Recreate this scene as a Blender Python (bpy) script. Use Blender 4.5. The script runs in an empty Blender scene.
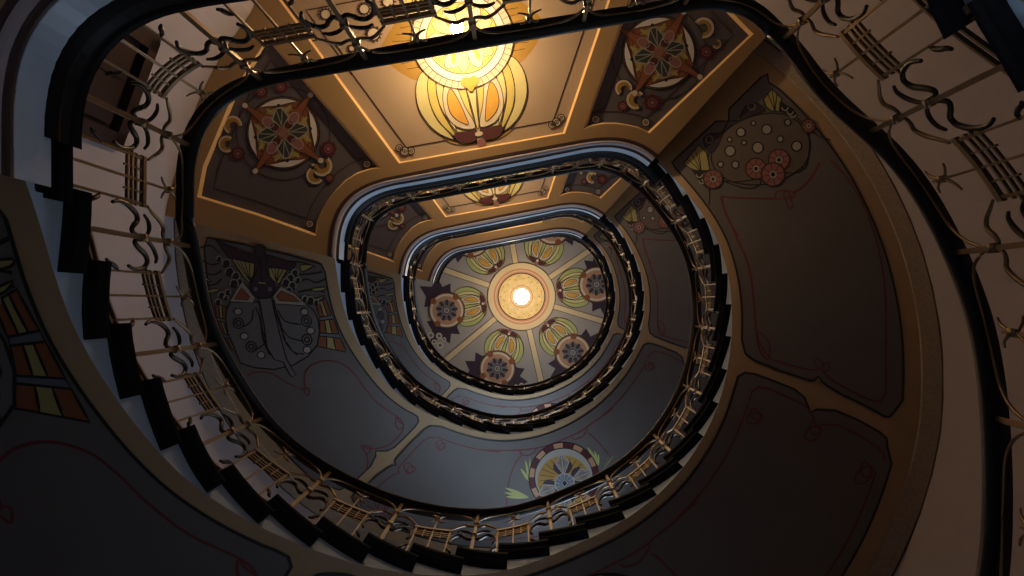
import bpy, math, random
from mathutils import Vector
from mathutils.geometry import delaunay_2d_cdt
random.seed(7)
C = bpy.context.scene.collection
PI = math.pi
# ------------------------------------------------------------------ plan of the stairwell
# radius (mm) of the handrail's inner edge about the vertical through the eye point, every 5 degrees,
# running up the helix from the ground-floor landing line (five turns of 72 values)
RT = [1536,1489,1427,1356,1284,1220,1170,1132,1105,1088,1079,1078,1085,1102,1127,1162,1210,1271,1350,1423,1473,1491,1480,1452,1421,1396,1378,1368,1363,1360,1356,1351,1342,1330,1317,1303,1290,1279,1269,1262,1256,1250,1245,1240,1235,1230,1227,1225,1227,1232,1241,1252,1265,1279,1293,1306,1314,1320,1323,1329,1339,1352,1365,1373,1380,1388,1394,1392,1383,1383,1408,1459,1506,1506,1448,1357,1273,1211,1163,1127,1101,1085,1077,1077,1086,1103,1130,1167,1217,1281,1362,1442,1489,1495,1467,1424,1391,1378,1378,1378,1372,1364,1358,1353,1346,1332,1316,1300,1287,1276,1268,1261,1255,1251,1248,1246,1240,1231,1223,1220,1224,1233,1243,1253,1263,1273,1282,1291,1300,1308,1315,1322,1331,1343,1357,1373,1390,1406,1420,1428,1433,1440,1453,1467,1474,1462,1425,1367,1299,1234,1183,1144,1116,1098,1088,1087,1094,1109,1134,1169,1216,1277,1355,1431,1487,1508,1497,1469,1439,1416,1399,1385,1370,1351,1332,1317,1308,1300,1289,1273,1254,1237,1224,1217,1214,1214,1215,1214,1211,1207,1203,1199,1196,1195,1196,1199,1206,1213,1221,1232,1247,1265,1286,1306,1323,1340,1356,1372,1387,1400,1411,1420,1431,1445,1458,1462,1455,1434,1398,1346,1281,1215,1163,1125,1097,1078,1068,1066,1072,1086,1110,1143,1188,1247,1322,1399,1462,1499,1509,1500,1483,1464,1446,1432,1422,1413,1406,1397,1383,1365,1344,1320,1295,1272,1253,1241,1234,1230,1229,1228,1227,1224,1222,1219,1218,1219,1224,1233,1244,1256,1269,1282,1294,1306,1319,1334,1350,1367,1384,1400,1414,1427,1439,1452,1465,1473,1474,1466,1447,1416,1370,1312,1247,1184,1134,1097,1070,1052,1043,1041,1048,1063,1086,1119,1164,1222,1296,1364,1413,1441,1454,1459,1459,1454,1447,1437,1427,1417,1406,1394,1379,1361,1340,1318,1296,1276,1259,1245,1236,1230,1227,1225,1223,1222,1220,1220,1220,1223,1227,1234,1243,1254,1267,1280,1293,1307,1321,1336,1351,1367,1383,1399,1414,1428,1442,1454,1463,1470,1472,1470]
CAMZ = 1.55
A0, A1 = 47.5, 166.0                     # a landing runs from A0 to A1, a flight from A1 to A0+360
RAILH = 0.99
ZF = {-1: 0.0, 0: 3.4937-RAILH+CAMZ, 1: 7.6937-RAILH+CAMZ, 2: 11.6322-RAILH+CAMZ, 3: 14.6375-RAILH+CAMZ}
CEILZ = 18.85
def Rin(u):
    x = (u-A0+360)/5.0
    x = min(max(x, 1.0), len(RT)-3.001); i = int(x); f = x-i
    a, b, c, d = RT[i-1], RT[i], RT[i+1], RT[i+2]
    return (b+0.5*f*(c-a+f*(2*a-5*b+4*c-d+f*(3*(b-c)+d-a))))/1000.0
WALL = [(47.5,2.78),(49.4,2.78),(55.4,2.83),(66,3.0),(76,3.2),(88,2.97),(100.8,2.9),(113,2.97),(125,3.18),(133,3.01),(143.6,2.92),(158.4,2.8),
        (166,2.77),(180,2.72),(200,2.68),(228,2.6),(250,2.58),(270,2.57),(300,2.62),(323,2.69),(343,2.74),(355,2.745),(377,2.75),(385,2.757),(407.5,2.78)]
def Rwall(phi):
    p = phi % 360
    if p < 47.5: p += 360
    for (a, ra), (b, rb) in zip(WALL, WALL[1:]):
        if p <= b: return ra+(rb-ra)*(p-a)/(b-a)
    return WALL[-1][1]
def kof(u): return math.floor((u-A0)/360)
def onfloor(u):
    return (u-A0) % 360 <= A1-A0+1e-6
_arc = {}
def arctab(k):
    if k not in _arc:
        n = 484; us = [A1+360*k+(A0+360-A1)*i/n for i in range(n+1)]; s = [0.0]
        P = [(Rin(u)*math.cos(math.radians(u)), Rin(u)*math.sin(math.radians(u))) for u in us]
        for p, q in zip(P, P[1:]): s.append(s[-1]+math.hypot(q[0]-p[0], q[1]-p[1]))
        _arc[k] = (us, s)
    return _arc[k]
def frac(u):
    """0..1 along the flight k"""
    k = kof(u); us, s = arctab(k); t = (u-us[0])/(us[-1]-us[0])*(len(us)-1)
    if t <= 0: return 0.0
    if t >= len(us)-1: return 1.0
    i = int(t); return (s[i]+(s[i+1]-s[i])*(t-i))/s[-1]
def ufrac(k, f):
    us, s = arctab(k); t = f*s[-1]; lo, hi = 0, len(s)-1
    while hi-lo > 1:
        m = (lo+hi)//2
        if s[m] <= t: lo = m
        else: hi = m
    return us[lo]+(us[hi]-us[lo])*(t-s[lo])/max(1e-9, s[hi]-s[lo])
def zp(u):
    k = kof(u)
    if k > 2: return ZF[3]
    if onfloor(u): return ZF[k]
    return ZF[k]+(ZF[k+1]-ZF[k])*frac(u)
def P(u, R, z):
    a = math.radians(u); return (R*math.cos(a), -R*math.sin(a), z)
# the picture's y runs along +Y here, so plan angle phi sits at (cos, -sin)
SOFF, LSOFF = 0.13, 0.33
NR = {-1: 26, 0: 27, 1: 25, 2: 20}
# ------------------------------------------------------------------ camera
FPX = 850.0
def norm(v):
    l = math.sqrt(sum(c*c for c in v)); return [c/l for c in v]
def cross(a, b): return [a[1]*b[2]-a[2]*b[1], a[2]*b[0]-a[0]*b[2], a[0]*b[1]-a[1]*b[0]]
VX, VY = 520.95, 304.46
d_ = norm([VX-512, VY-288, FPX]); x_ = norm([1-d_[0]*d_[0], -d_[0]*d_[1], -d_[0]*d_[2]]); y_ = cross(d_, x_)
def ray(px, py):
    v = [px-512, py-288, FPX]
    X, Y, Z = [sum(r[i]*v[i] for i in range(3)) for r in (x_, y_, d_)]
    return X/Z, Y/Z
def on_level(px, py, z):
    X, Y = ray(px, py); return X*(z-CAMZ), Y*(z-CAMZ)
def on_soffit(px, py, k):
    """plan angle and 0..1 across the width where the line of sight meets flight k's soffit"""
    X, Y = ray(px, py); phi = math.degrees(math.atan2(-Y, X)) % 360
    if phi < A0+14 : phi += 360
    if phi < A1-25: phi += 360
    u = phi+360*k
    uu = min(max(u, A1+360*k), A0+360+360*k)
    z = zs(uu)-CAMZ; R = math.hypot(X, Y)*z
    return phi, (R-Rin(u))/(Rwall(u)-Rin(u))
def zs(u):
    k = kof(u-1e-7) if abs(((u-A0) % 360)) < 1e-6 else kof(u)
    return zflight(k, u)-SOFF
def zflight(k, u):
    us, s = arctab(k); u = min(max(u, us[0]), us[-1]); t = (u-us[0])/(us[-1]-us[0])*(len(us)-1); i = min(int(t), len(us)-2)
    f = (s[i]+(s[i+1]-s[i])*(t-i))/s[-1]
    return ZF[k]+(ZF[k+1]-ZF[k])*f
# ------------------------------------------------------------------ materials
MATS = {}
def mat(name, col, rough=0.6, metal=0.0, var=0.0, scale=6.0, bump=0.0, spec=0.5, emit=None, coat=0.0):
    m = bpy.data.materials.new(name); m.use_nodes = True; nt = m.node_tree; b = nt.nodes['Principled BSDF']
    b.inputs['Base Color'].default_value = (*col, 1); b.inputs['Roughness'].default_value = rough; b.inputs['Metallic'].default_value = metal
    b.inputs['Specular IOR Level'].default_value = spec
    if coat: b.inputs['Coat Weight'].default_value = coat; b.inputs['Coat Roughness'].default_value = 0.15
    if emit: b.inputs['Emission Color'].default_value = (*emit[0], 1); b.inputs['Emission Strength'].default_value = emit[1]
    if var or bump:
        tc = nt.nodes.new('ShaderNodeTexCoord'); n = nt.nodes.new('ShaderNodeTexNoise'); n.inputs['Scale'].default_value = scale; n.inputs['Detail'].default_value = 6
        nt.links.new(tc.outputs['Object'], n.inputs['Vector'])
        if var:
            mx = nt.nodes.new('ShaderNodeMix'); mx.data_type = 'RGBA'
            mx.inputs[6].default_value = (*[c*(1-var) for c in col], 1); mx.inputs[7].default_value = (*[min(1, c*(1+var)) for c in col], 1)
            nt.links.new(n.outputs['Fac'], mx.inputs[0]); nt.links.new(mx.outputs[2], b.inputs['Base Color'])
        if bump:
            bp = nt.nodes.new('ShaderNodeBump'); bp.inputs['Strength'].default_value = bump; bp.inputs['Distance'].default_value = 0.01
            nt.links.new(n.outputs['Fac'], bp.inputs['Height']); nt.links.new(bp.outputs['Normal'], b.inputs['Normal'])
    MATS[name] = m; return m
mat('plaster_white', (.42,.36,.375), .8, var=.06, scale=3, bump=.05)
mat('fascia_plaster', (.46,.56,.68), .4, var=.12, scale=9, bump=.15)  # pale plaster with some of the blue daylight put into its colour
mat('band_ochre', (.41,.275,.15), .7, var=.14, scale=4, bump=.05)
mat('band_landing', (.36,.22,.095), .65, var=.1, scale=3)
mat('sand_band', (.36,.28,.21), .85, var=.4, scale=55, bump=.3)
mat('panel_slate', (.135,.12,.115), .65, var=.12, scale=3)
mat('panel_side', (.10,.083,.088), .7, var=.08, scale=4)
mat('panel_centre', (.42,.30,.20), .7, var=.08, scale=3)
mat('recess_edge', (.85,.55,.25), .5)  # lighter than the band: lamplight on the slopes put into the colour
mat('line_black', (.012,.010,.010), .6)
mat('line_brown', (.05,.022,.018), .6)
mat('line_red', (.16,.028,.03), .6)
mat('cream', (.62,.52,.38), .6)
mat('white_paint', (.68,.62,.55), .6)
mat('leaf_yellow', (.60,.47,.12), .6, var=.15, scale=8)
mat('leaf_pale', (.62,.54,.24), .6, var=.1, scale=8)
mat('leaf_green', (.42,.44,.15), .6, var=.15, scale=8)
mat('ochre_gold', (.36,.20,.035), .6, var=.15, scale=8)
mat('orange_paint', (.62,.32,.035), .6, var=.15, scale=12)
mat('rust', (.24,.075,.025), .6)
mat('wine', (.075,.008,.012), .6)
mat('plum', (.035,.018,.03), .6)
mat('rose', (.27,.11,.10), .6)
mat('salmon', (.45,.24,.13), .6)
mat('slate_blue', (.12,.145,.18), .6)
mat('slate_fill', (.145,.135,.135), .65)
mat('brown_fill', (.13,.10,.085), .65)
mat('dark_green', (.03,.04,.028), .6)
mat('dim_yellow', (.36,.31,.11), .6)
mat('dim_white', (.34,.31,.27), .6)
mat('ceil_panel', (.36,.31,.27), .7, var=.06, scale=3)
mat('ceil_rib', (.66,.50,.28), .6)
mat('ceil_pink', (.55,.24,.13), .6)
mat('ceil_gold', (.70,.50,.20), .5, var=.35, scale=14)
mat('wood_dark', (.009,.008,.010), .55, var=.2, scale=12, spec=.12)
mat('handrail_wood', (.012,.007,.006), .42, var=.2, scale=12, coat=.05, spec=.3)
mat('iron', (.26,.165,.085), .38, metal=.75, var=.25, scale=30)
mat('iron_dark', (.045,.03,.02), .4, metal=.7)
mat('stone_floor', (.22,.20,.18), .5, var=.2, scale=8)
mat('riser_paint', (.16,.10,.07), .6)
mat('door_wood', (.022,.007,.006), .45, var=.25, scale=6, coat=.2)
mat('brass', (.55,.38,.15), .3, metal=.9)
mat('bulb', (1,.9,.7), .3, emit=((1,.70,.37), 470))
mat('top_bulb', (1,.95,.85), .3, emit=((1,.78,.50), 42))
mat('window_frame', (.5,.48,.44), .5)
g = bpy.data.materials.new('glass'); g.use_nodes = True; MATS['glass'] = g
nt = g.node_tree; nt.nodes.clear(); go = nt.nodes.new('ShaderNodeOutputMaterial'); gm = nt.nodes.new('ShaderNodeMixShader')
gt = nt.nodes.new('ShaderNodeBsdfTransparent'); gg = nt.nodes.new('ShaderNodeBsdfGlossy'); gg.inputs['Roughness'].default_value = .03
gm.inputs[0].default_value = .07; nt.links.new(gt.outputs[0], gm.inputs[1]); nt.links.new(gg.outputs[0], gm.inputs[2]); nt.links.new(gm.outputs[0], go.inputs[0])
# ------------------------------------------------------------------ mesh tools
class MB:
    def __init__(self): self.v = []; self.f = []; self.m = []; self.mats = []
    def mi(self, m):
        if m not in self.mats: self.mats.append(m)
        return self.mats.index(m)
    def add(self, vs, fs, m):
        o = len(self.v); k = self.mi(m); self.v += [tuple(p) for p in vs]
        for f in fs: self.f.append(tuple(i+o for i in f)); self.m.append(k)
    def grid(self, rows, m, closed=False):
        n = len(rows[0]); vs = [p for r in rows for p in r]; fs = []
        for i in range(len(rows)-1):
            for j in range(n if closed else n-1):
                a = i*n+j; b = i*n+(j+1) % n; fs.append((a, b, b+n, a+n))
        self.add(vs, fs, m)
    def prism(self, loops, m):
        """closed cross-section loops along a path, capped"""
        n = len(loops[0]); vs = [p for r in loops for p in r]; fs = []
        for i in range(len(loops)-1):
            for j in range(n):
                a = i*n+j; b = i*n+(j+1) % n; fs.append((a, b, b+n, a+n))
        fs.append(tuple(range(n-1, -1, -1))); fs.append(tuple((len(loops)-1)*n+j for j in range(n)))
        self.add(vs, fs, m)
    def tube(self, pts, r, m, n=6, taper=None):
        pts = [Vector(p) for p in pts]; loops = []
        for i, p in enumerate(pts):
            t = (pts[min(i+1, len(pts)-1)]-pts[max(i-1, 0)])
            if t.length < 1e-9: t = Vector((0, 0, 1))
            t.normalize(); ref = Vector((0, 0, 1)) if abs(t.z) < .9 else Vector((-p.y, p.x, 0)).normalized()
            a = t.cross(ref)
            if a.length < 1e-6: a = t.cross(Vector((1, 0, 0)))
            a.normalize(); b = t.cross(a); rr = r*(taper(i/(len(pts)-1)) if taper else 1)
            loops.append([p+a*math.cos(2*PI*j/n)*rr+b*math.sin(2*PI*j/n)*rr for j in range(n)])
        self.prism(loops, m)
    def bar(self, p, q, w, h, m, side):
        """rectangular bar p-q, w along `side`, h across it"""
        p, q, side = Vector(p), Vector(q), Vector(side).normalized(); t = (q-p).normalized(); o = t.cross(side).normalized()
        sec = [side*w/2+o*h/2, side*-w/2+o*h/2, side*-w/2-o*h/2, side*w/2-o*h/2]
        self.prism([[p+s for s in sec], [q+s for s in sec]], m)
    def build(self, name, parent=None, smooth=False):
        me = bpy.data.meshes.new(name); me.from_pydata(self.v, [], self.f)
        for m in self.mats: me.materials.append(MATS[m])
        me.polygons.foreach_set('material_index', self.m)
        if smooth: me.polygons.foreach_set('use_smooth', [True]*len(me.polygons))
        me.update(); o = bpy.data.objects.new(name, me); C.objects.link(o)
        if parent is not None:
            o.parent = parent; o.matrix_parent_inverse = parent.matrix_basis.inverted()
        return o
def thing(name, label, cat, loc, group=None):
    o = bpy.data.objects.new(name, None); C.objects.link(o); o.location = loc; o.empty_display_size = .2
    bpy.context.view_layer.update()
    o['label'] = label; o['category'] = cat
    if group: o['group'] = group
    return o
def struct(o): o['kind'] = 'structure'; return o
def catmull(pts, n=5, closed=False):
    out = []; N = len(pts)
    rng = range(N if closed else N-1)
    for i in rng:
        g_ = (lambda j: pts[j % N]) if closed else (lambda j: pts[min(max(j, 0), N-1)])
        p0, p1, p2, p3 = g_(i-1), g_(i), g_(i+1), g_(i+2)
        for s in range(n):
            t = s/n
            out.append(tuple(0.5*(2*b+t*(c-a+t*(2*a-5*b+4*c-d+t*(3*(b-c)+d-a)))) for a, b, c, d in zip(p0, p1, p2, p3)))
    if not closed: out.append(tuple(pts[-1]))
    return out
# ------------------------------------------------------------------ paint: flat shapes laid on a surface
def inside(p, poly):
    x, y = p; c = False; n = len(poly)
    for i in range(n):
        x1, y1 = poly[i]; x2, y2 = poly[i-1]
        if (y1 > y) != (y2 > y) and x < (x2-x1)*(y-y1)/(y2-y1)+x1: c = not c
    return c
def triangulate(poly, holes=(), step=.09):
    xs = [p[0] for p in poly]; ys = [p[1] for p in poly]; vs = []; es = []
    for lp in [poly]+list(holes):
        o = len(vs); vs += [Vector(p) for p in lp]; es += [(o+i, o+(i+1) % len(lp)) for i in range(len(lp))]
    if step and (max(xs)-min(xs) > step*1.5 or max(ys)-min(ys) > step*1.5):
        nx = int((max(xs)-min(xs))/step); ny = int((max(ys)-min(ys))/step)
        for i in range(nx+1):
            for j in range(ny+1):
                p = (min(xs)+(i+.5)*(max(xs)-min(xs))/(nx+1), min(ys)+(j+.5)*(max(ys)-min(ys))/(ny+1))
                if inside(p, poly) and not any(inside(p, h) for h in holes): vs.append(Vector(p))
    r = delaunay_2d_cdt(vs, es, [], 0, 1e-6)
    V = [tuple(v) for v in r[0]]; F = []
    for f in r[2]:
        c = (sum(V[i][0] for i in f)/3, sum(V[i][1] for i in f)/3)
        if inside(c, poly) and not any(inside(c, h) for h in holes): F.append(tuple(f))
    return V, F
class Paint:
    """paints in a surface's own coordinates; place(p, depth) gives the 3D point, depth metres proud of the surface"""
    def __init__(self, place, conv, asp=None, step=.09): self.b = MB(); self.place = place; self.conv = conv; self.step = step; self.asp = asp
    def c(self, pts): return [self.conv(p) for p in pts] if self.conv else list(pts)
    def poly(self, pts, m, lay, raw=False, holes=()):
        q = pts if raw else self.c(pts)
        # drop repeated points
        q = [p for i, p in enumerate(q) if math.hypot(p[0]-q[i-1][0], p[1]-q[i-1][1]) > 1e-5]
        if len(q) < 3: return
        V, F = triangulate(q, holes, self.step)
        self.b.add([self.place(p, lay*.0022) for p in V], F, m)
    def line(self, pts, w, m, lay, raw=False, closed=False):
        q = pts if raw else self.c(pts); q = [p for i, p in enumerate(q) if i == 0 or math.hypot(p[0]-q[i-1][0], p[1]-q[i-1][1]) > 1e-5]
        if closed: q = q+[q[0]]
        d = []
        for a, b in zip(q, q[1:]):
            n = max(1, int(math.hypot(b[0]-a[0], b[1]-a[1])/.06)); d += [(a[0]+(b[0]-a[0])*i/n, a[1]+(b[1]-a[1])*i/n) for i in range(n)]
        d.append(q[-1]); rows = []
        for i, p in enumerate(d):
            a = d[max(i-1, 0)] if not (closed and i == 0) else d[-2]; b = d[min(i+1, len(d)-1)] if not (closed and i == len(d)-1) else d[1]
            s = self.asp(p) if self.asp else 1.0
            tx, ty = (b[0]-a[0])*s, b[1]-a[1]; l = math.hypot(tx, ty) or 1; nx, ny = -ty/l*w/2/s, tx/l*w/2
            rows.append([self.place((p[0]+nx, p[1]+ny), lay*.0022), self.place((p[0]-nx, p[1]-ny), lay*.0022)])
        self.b.grid(rows, m)
    def blob(self, c, r, m, lay, edge=None, ew=.008, n=20, ry=None):
        pts = [(c[0]+r*math.cos(2*PI*i/n), c[1]+(ry or r)*math.sin(2*PI*i/n)) for i in range(n)]
        self.poly(pts, m, lay)
        if edge: self.line(pts, ew, edge, lay+.5, closed=True)
    def ring(self, c, r, w, m, lay, n=28, a0=0, a1=360, ry=None):
        pts = [(c[0]+r*math.cos(math.radians(a0+(a1-a0)*i/n)), c[1]+(ry or r)*math.sin(math.radians(a0+(a1-a0)*i/n))) for i in range(n+1)]
        self.line(pts, w, m, lay)
def flight_paint(k):
    sc = 2.0
    def place(p, d):
        u = math.degrees(p[0]/sc)+360*k; w = p[1]/1.33
        R = Rin(u)+w*(Rwall(u)-Rin(u)); uu = min(max(u, A1+360*k), A0+360+360*k)
        return P(u, R, zflight(k, uu)-SOFF-d-.004)
    def mk(src):
        def conv(p):
            phi, w = on_soffit(p[0], p[1], src); return (math.radians(phi)*sc, w*1.33)
        return conv
    def asp(p):
        u = math.degrees(p[0]/sc)+360*k; w = p[1]/1.33
        return (Rin(u)+w*(Rwall(u)-Rin(u)))/sc
    return place, mk, asp
def Z(x0, y0, s): return lambda pts: [(x0+x/s, y0+y/s) for x, y in pts]
# ================================================================== the setting
def angs(a, b, step):
    n = max(1, int(round(abs(b-a)/step))); return [a+(b-a)*i/n for i in range(n+1)]
WIN = {-1: (.35, 1.7), 0: (2.85, 5.0), 1: (7.3, 9.4), 2: (11.4, 13.2), 3: (14.8, 17.0)}  # lowest opening added to bring more light to the left soffits
WA, WB = 282.5, 302.5
DOORA, DOORB, DOORTOP = 144.5, 158.4, ZF[0]+2.93
def build_wall():
    us = sorted(set([47.5+5*i for i in range(72)]+[WA, WB, DOORA, DOORB]+[a for a, _ in WALL if a > 47.5]))
    us = [u for u in us if u < 407.5]+[407.5]
    zz = sorted(set([0.0, CEILZ, ZF[0], DOORTOP]+[z for v in WIN.values() for z in v]+[2.2, 9.9, 14.0]))
    b = MB(); rows = [[P(u, Rwall(u), z) for u in us] for z in zz]; n = len(us); fs = []
    for i in range(len(zz)-1):
        for j in range(n-1):
            zc = (zz[i]+zz[i+1])/2; uc = (us[j]+us[j+1])/2
            if WA < uc < WB and any(a < zc < c for a, c in WIN.values()): continue
            if DOORA < uc < DOORB and ZF[0] < zc < DOORTOP: continue
            fs.append((i*n+j, i*n+j+1, (i+1)*n+j+1, (i+1)*n+j))
    b.add([p for r in rows for p in r], fs, 'plaster_white')
    # outer skin so that the wall has a thickness
    rows = [[P(u, Rwall(u)+.3, z) for u in us] for z in (0.0, CEILZ)]
    fs = []
    zo = zz; rows = [[P(u, Rwall(u)+.3, z) for u in us] for z in zo]
    for i in range(len(zo)-1):
        for j in range(n-1):
            zc = (zo[i]+zo[i+1])/2; uc = (us[j]+us[j+1])/2
            if WA < uc < WB and any(a < zc < c for a, c in WIN.values()): continue
            fs.append((i*n+j, (i+1)*n+j, (i+1)*n+j+1, i*n+j+1))
    b.add([p for r in rows for p in r], fs, 'plaster_white')
    for a, c in WIN.values():                                   # window reveals
        for u in (WA, WB): b.add([P(u, Rwall(u), a), P(u, Rwall(u)+.3, a), P(u, Rwall(u)+.3, c), P(u, Rwall(u), c)], [(0, 1, 2, 3)], 'plaster_white')
        wu = [u for u in us if WA <= u <= WB]
        for z in (a, c): b.grid([[P(u, Rwall(u), z) for u in wu], [P(u, Rwall(u)+.3, z) for u in wu]], 'plaster_white')
    struct(b.build('wall_stairwell'))
build_wall()
def disc(z, m, name, thick=.12):
    us = angs(47.5, 407.5, 5)[:-1]; b = MB(); lo = [P(u, Rwall(u)+.3, z) for u in us]; hi = [P(u, Rwall(u)+.3, z+thick) for u in us]
    n = len(us); b.add(lo, [tuple(range(n))], m); b.add(hi, [tuple(range(n-1, -1, -1))], m); b.grid([lo, hi], m, closed=True)
    return b
struct(disc(-.12, 'stone_floor', 'floor').build('floor'))
ceil = struct(disc(CEILZ, 'ceil_panel', 'ceiling').build('ceiling'))
# windows out of view, added with lamps behind them for the blue daylight
for wi, k in enumerate(sorted(WIN)):
    a, c = WIN[k]; b = MB()
    u0, u1 = WA, WB; p0 = Vector(P(u0, Rwall(u0)+.16, 0)); p1 = Vector(P(u1, Rwall(u1)+.16, 0)); out = (p0+p1).normalized()
    def q(t, z): return p0.lerp(p1, t)+Vector((0, 0, z))
    for t in (0.015, .5, .985): b.bar(q(t, a), q(t, c), .06, .05, 'window_frame', p1-p0)
    for z in (a+.03, (a+c)/2+.3, c-.03): b.bar(q(0, z), q(1, z), .05, .06, 'window_frame', out)
    w = struct(b.build('window_%d' % (wi+1)))
    b = MB(); b.bar(q(0.01, a+.02), q(0.01, c-.02), .006, .006, 'glass', out); b = MB()
    b.add([q(0, a)+out*.003, q(1, a)+out*.003, q(1, c)+out*.003, q(0, c)+out*.003], [(0, 1, 2, 3)], 'glass'); b.build('pane', w)
    L = bpy.data.lights.new('daylight', 'AREA'); L.shape = 'RECTANGLE'; L.size = (p1-p0).length*.95; L.size_y = (c-a)*.95
    L.energy = {-1: 190, 0: 9, 1: 75, 2: 120, 3: 120}[k]; L.color = (.64, .82, 1.0)
    o = bpy.data.objects.new('daylight', L); C.objects.link(o); ctr = (p0+p1)/2+Vector((0, 0, (a+c)/2))+out*.25
    o.location = ctr; o.rotation_euler = (-out).to_track_quat('-Z', 'Z').to_euler()
# the door on the lowest landing
b = MB(); z0, z1 = ZF[0], DOORTOP
pa = Vector(P(DOORA, Rwall(DOORA)+.04, 0)); pb = Vector(P(DOORB, Rwall(DOORB)+.04, 0)); dn = Vector((-(pb-pa).y, (pb-pa).x, 0)).normalized()
if dn.dot(pa) > 0: dn = -dn
def dq(t, z, e=0): return pa.lerp(pb, t)+Vector((0, 0, z))+dn*e
for t in (.03, .97): b.bar(dq(t, z0, .04), dq(t, z1, .04), .10, .08, 'door_wood', pb-pa)
b.bar(dq(0, z1-.05, .04), dq(1, z1-.05, .04), .08, .12, 'door_wood', dn)
b.bar(dq(.5, z0, 0), dq(.5, z1, 0), (pb-pa).length, .05, 'door_wood', pb-pa)
dr = struct(b.build('door_1')); b = MB()
for t in (.3, .7):
    for za, zb in ((.25, 1.0), (1.15, 2.2), (2.3, 2.75)): b.bar(dq(t, z0+za, .035), dq(t, z0+zb, .035), .22, .02, 'door_wood', pb-pa)
b.build('door_panel', dr); b = MB(); b.tube([dq(.53, z0+1.05, .03), dq(.53, z0+1.05, .09), dq(.62, z0+1.05, .09)], .012, 'brass', 8); b.build('door_handle', dr)

# ================================================================== flights of stairs
FLIGHT_LABEL = {-1: 'lowest stair flight, only its tread ends showing beside the nearest railing, under the first landing',
    0: 'nearest full curved stair flight, dark tread ends sweeping round up to the lamplit landing',
    1: 'second curved stair flight up, its painted underside framed by the nearest full turn of handrail',
    2: 'topmost and smallest curved stair flight, ringed directly round the painted ceiling'}
LOW = {-1: .045, 0: .045, 1: .04, 2: .01}
def sspan(k, i):
    """start and end (0..1 along the flight) of tread i; tread 0 is the strip at landing level"""
    N = NR[k]; return .004+(i-1)*.968/(N-1), .004+i*.968/(N-1)
def uspan(k, i):
    a, b = sspan(k, i)
    return (A1+360*k-5.4 if i == 0 else ufrac(k, a)), ufrac(k, b)
def tread_mesh(k, i, N, full=True):
    b = MB(); ua, ub = uspan(k, i); z = ZF[k]+(ZF[k+1]-ZF[k])*i/N-(LOW[k] if i else 0)
    def R0(u): return Rin(u)-.04
    da = math.degrees((.035 if i else 0)/Rin(ua)); db = math.degrees(.012/Rin(ub)); us = angs(ua-da, ub+db, 3)
    pts = []
    prof = [(-.028, 0, 0), (-.035, -.010, 0), (-.03, -.022, 0), (-.012, -.028, 0), (-.006, -.037, 0), (.047, -.040, 0)]
    n = len(prof)+2; loops = []
    for j, u in enumerate(us):
        s = Rin(u); zb = min(z-.012, max(z-.040, zflight(k, u)-SOFF+.006)); l = [P(u, s+o, max(z+h, zb) if o > .03 else z+h) for o, h, _ in prof]
        l += [P(u, Rwall(u)-.005, zb), P(u, Rwall(u)-.005, z)]
        loops.append(l)
    b.prism(loops, 'wood_dark'); return b
def make_flight(k):
    N = NR[k]; mid = 290+360*k
    t = thing('stair_flight', FLIGHT_LABEL[k], 'stairs', (0, 0, ZF[k]), 'curved stair flights, one above another')
    for i in range(0, N):
        tread_mesh(k, i, N).build('tread', t)
    for i in range(1, N+1):
        u = uspan(k, i)[0] if i < N else ufrac(k, .972); zt = ZF[k]+(ZF[k+1]-ZF[k])*i/N-LOW[k]; zb = zt-(ZF[k+1]-ZF[k])/N; b = MB(); d = math.degrees(.012/Rin(u)); zb = max(zb, zflight(k, u)-SOFF+.012)
        lo = [P(u-d, Rin(u)+.03, zb+.01), P(u+d, Rin(u)+.03, zb+.01), P(u+d, Rwall(u)-.006, zb+.01), P(u-d, Rwall(u)-.006, zb+.01)]
        hi = [P(u-d, Rin(u)+.03, zt-.04), P(u+d, Rin(u)+.03, zt-.04), P(u+d, Rwall(u)-.006, zt-.05), P(u-d, Rwall(u)-.006, zt-.05)]
        b.prism([lo, hi], 'riser_paint'); b.build('riser', t)
    # plaster stringer that follows the treads above and the soffit below
    b = MB()
    for i in range(0, N+1):
        ua, ub = uspan(k, i) if i < N else (ufrac(k, .972), A0+360+360*k); ua = max(ua, A1+360*k); zt = ZF[k]+(ZF[k+1]-ZF[k])*i/N-(.039+LOW[k] if i < N else .04); us = angs(ua, ub, 2.5)
        lo = [P(u, Rin(u)+.04, zflight(k, u)-SOFF) for u in us]; hi = [P(u, Rin(u)+.04, max(zt, zflight(k, u)-SOFF+.002)) for u in us]
        hi2 = [P(u, Rin(u)+.06, max(zt, zflight(k, u)-SOFF+.002)) for u in us]
        b.grid([hi2, hi, lo], 'fascia_plaster')
    b.build('stringer', t)
    # soffit
    us = angs(A1+360*k, A0+360+360*k, 2.0)
    b = MB(); W = [0, .12, .3, .5, .7, .905]
    def sp(u, w, d=0): return P(u, Rin(u)+.04+w*(Rwall(u)-Rin(u)-.04), zflight(k, u)-SOFF-d)
    b.grid([[sp(u, w) for u in us] for w in W], 'band_ochre')
    # sand-textured cove that runs along the wall, with a dark bead
    b.grid([[sp(u, .905) for u in us], [sp(u, .908, .012) for u in us], [sp(u, .95, .02) for u in us], [sp(u, .992, .03) for u in us]], 'sand_band')
    b.grid([[sp(u, .992, .03) for u in us], [sp(u, .994, .036) for u in us], [sp(u, 1.0, .036) for u in us]], 'line_brown')
    b.grid([[sp(u, 0, -.04) for u in us], [sp(u, 1, -.04) for u in us]], 'plaster_white')
    b.build('soffit', t)
    return t
FL = {k: make_flight(k) for k in (-1, 0, 1, 2)}

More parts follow.
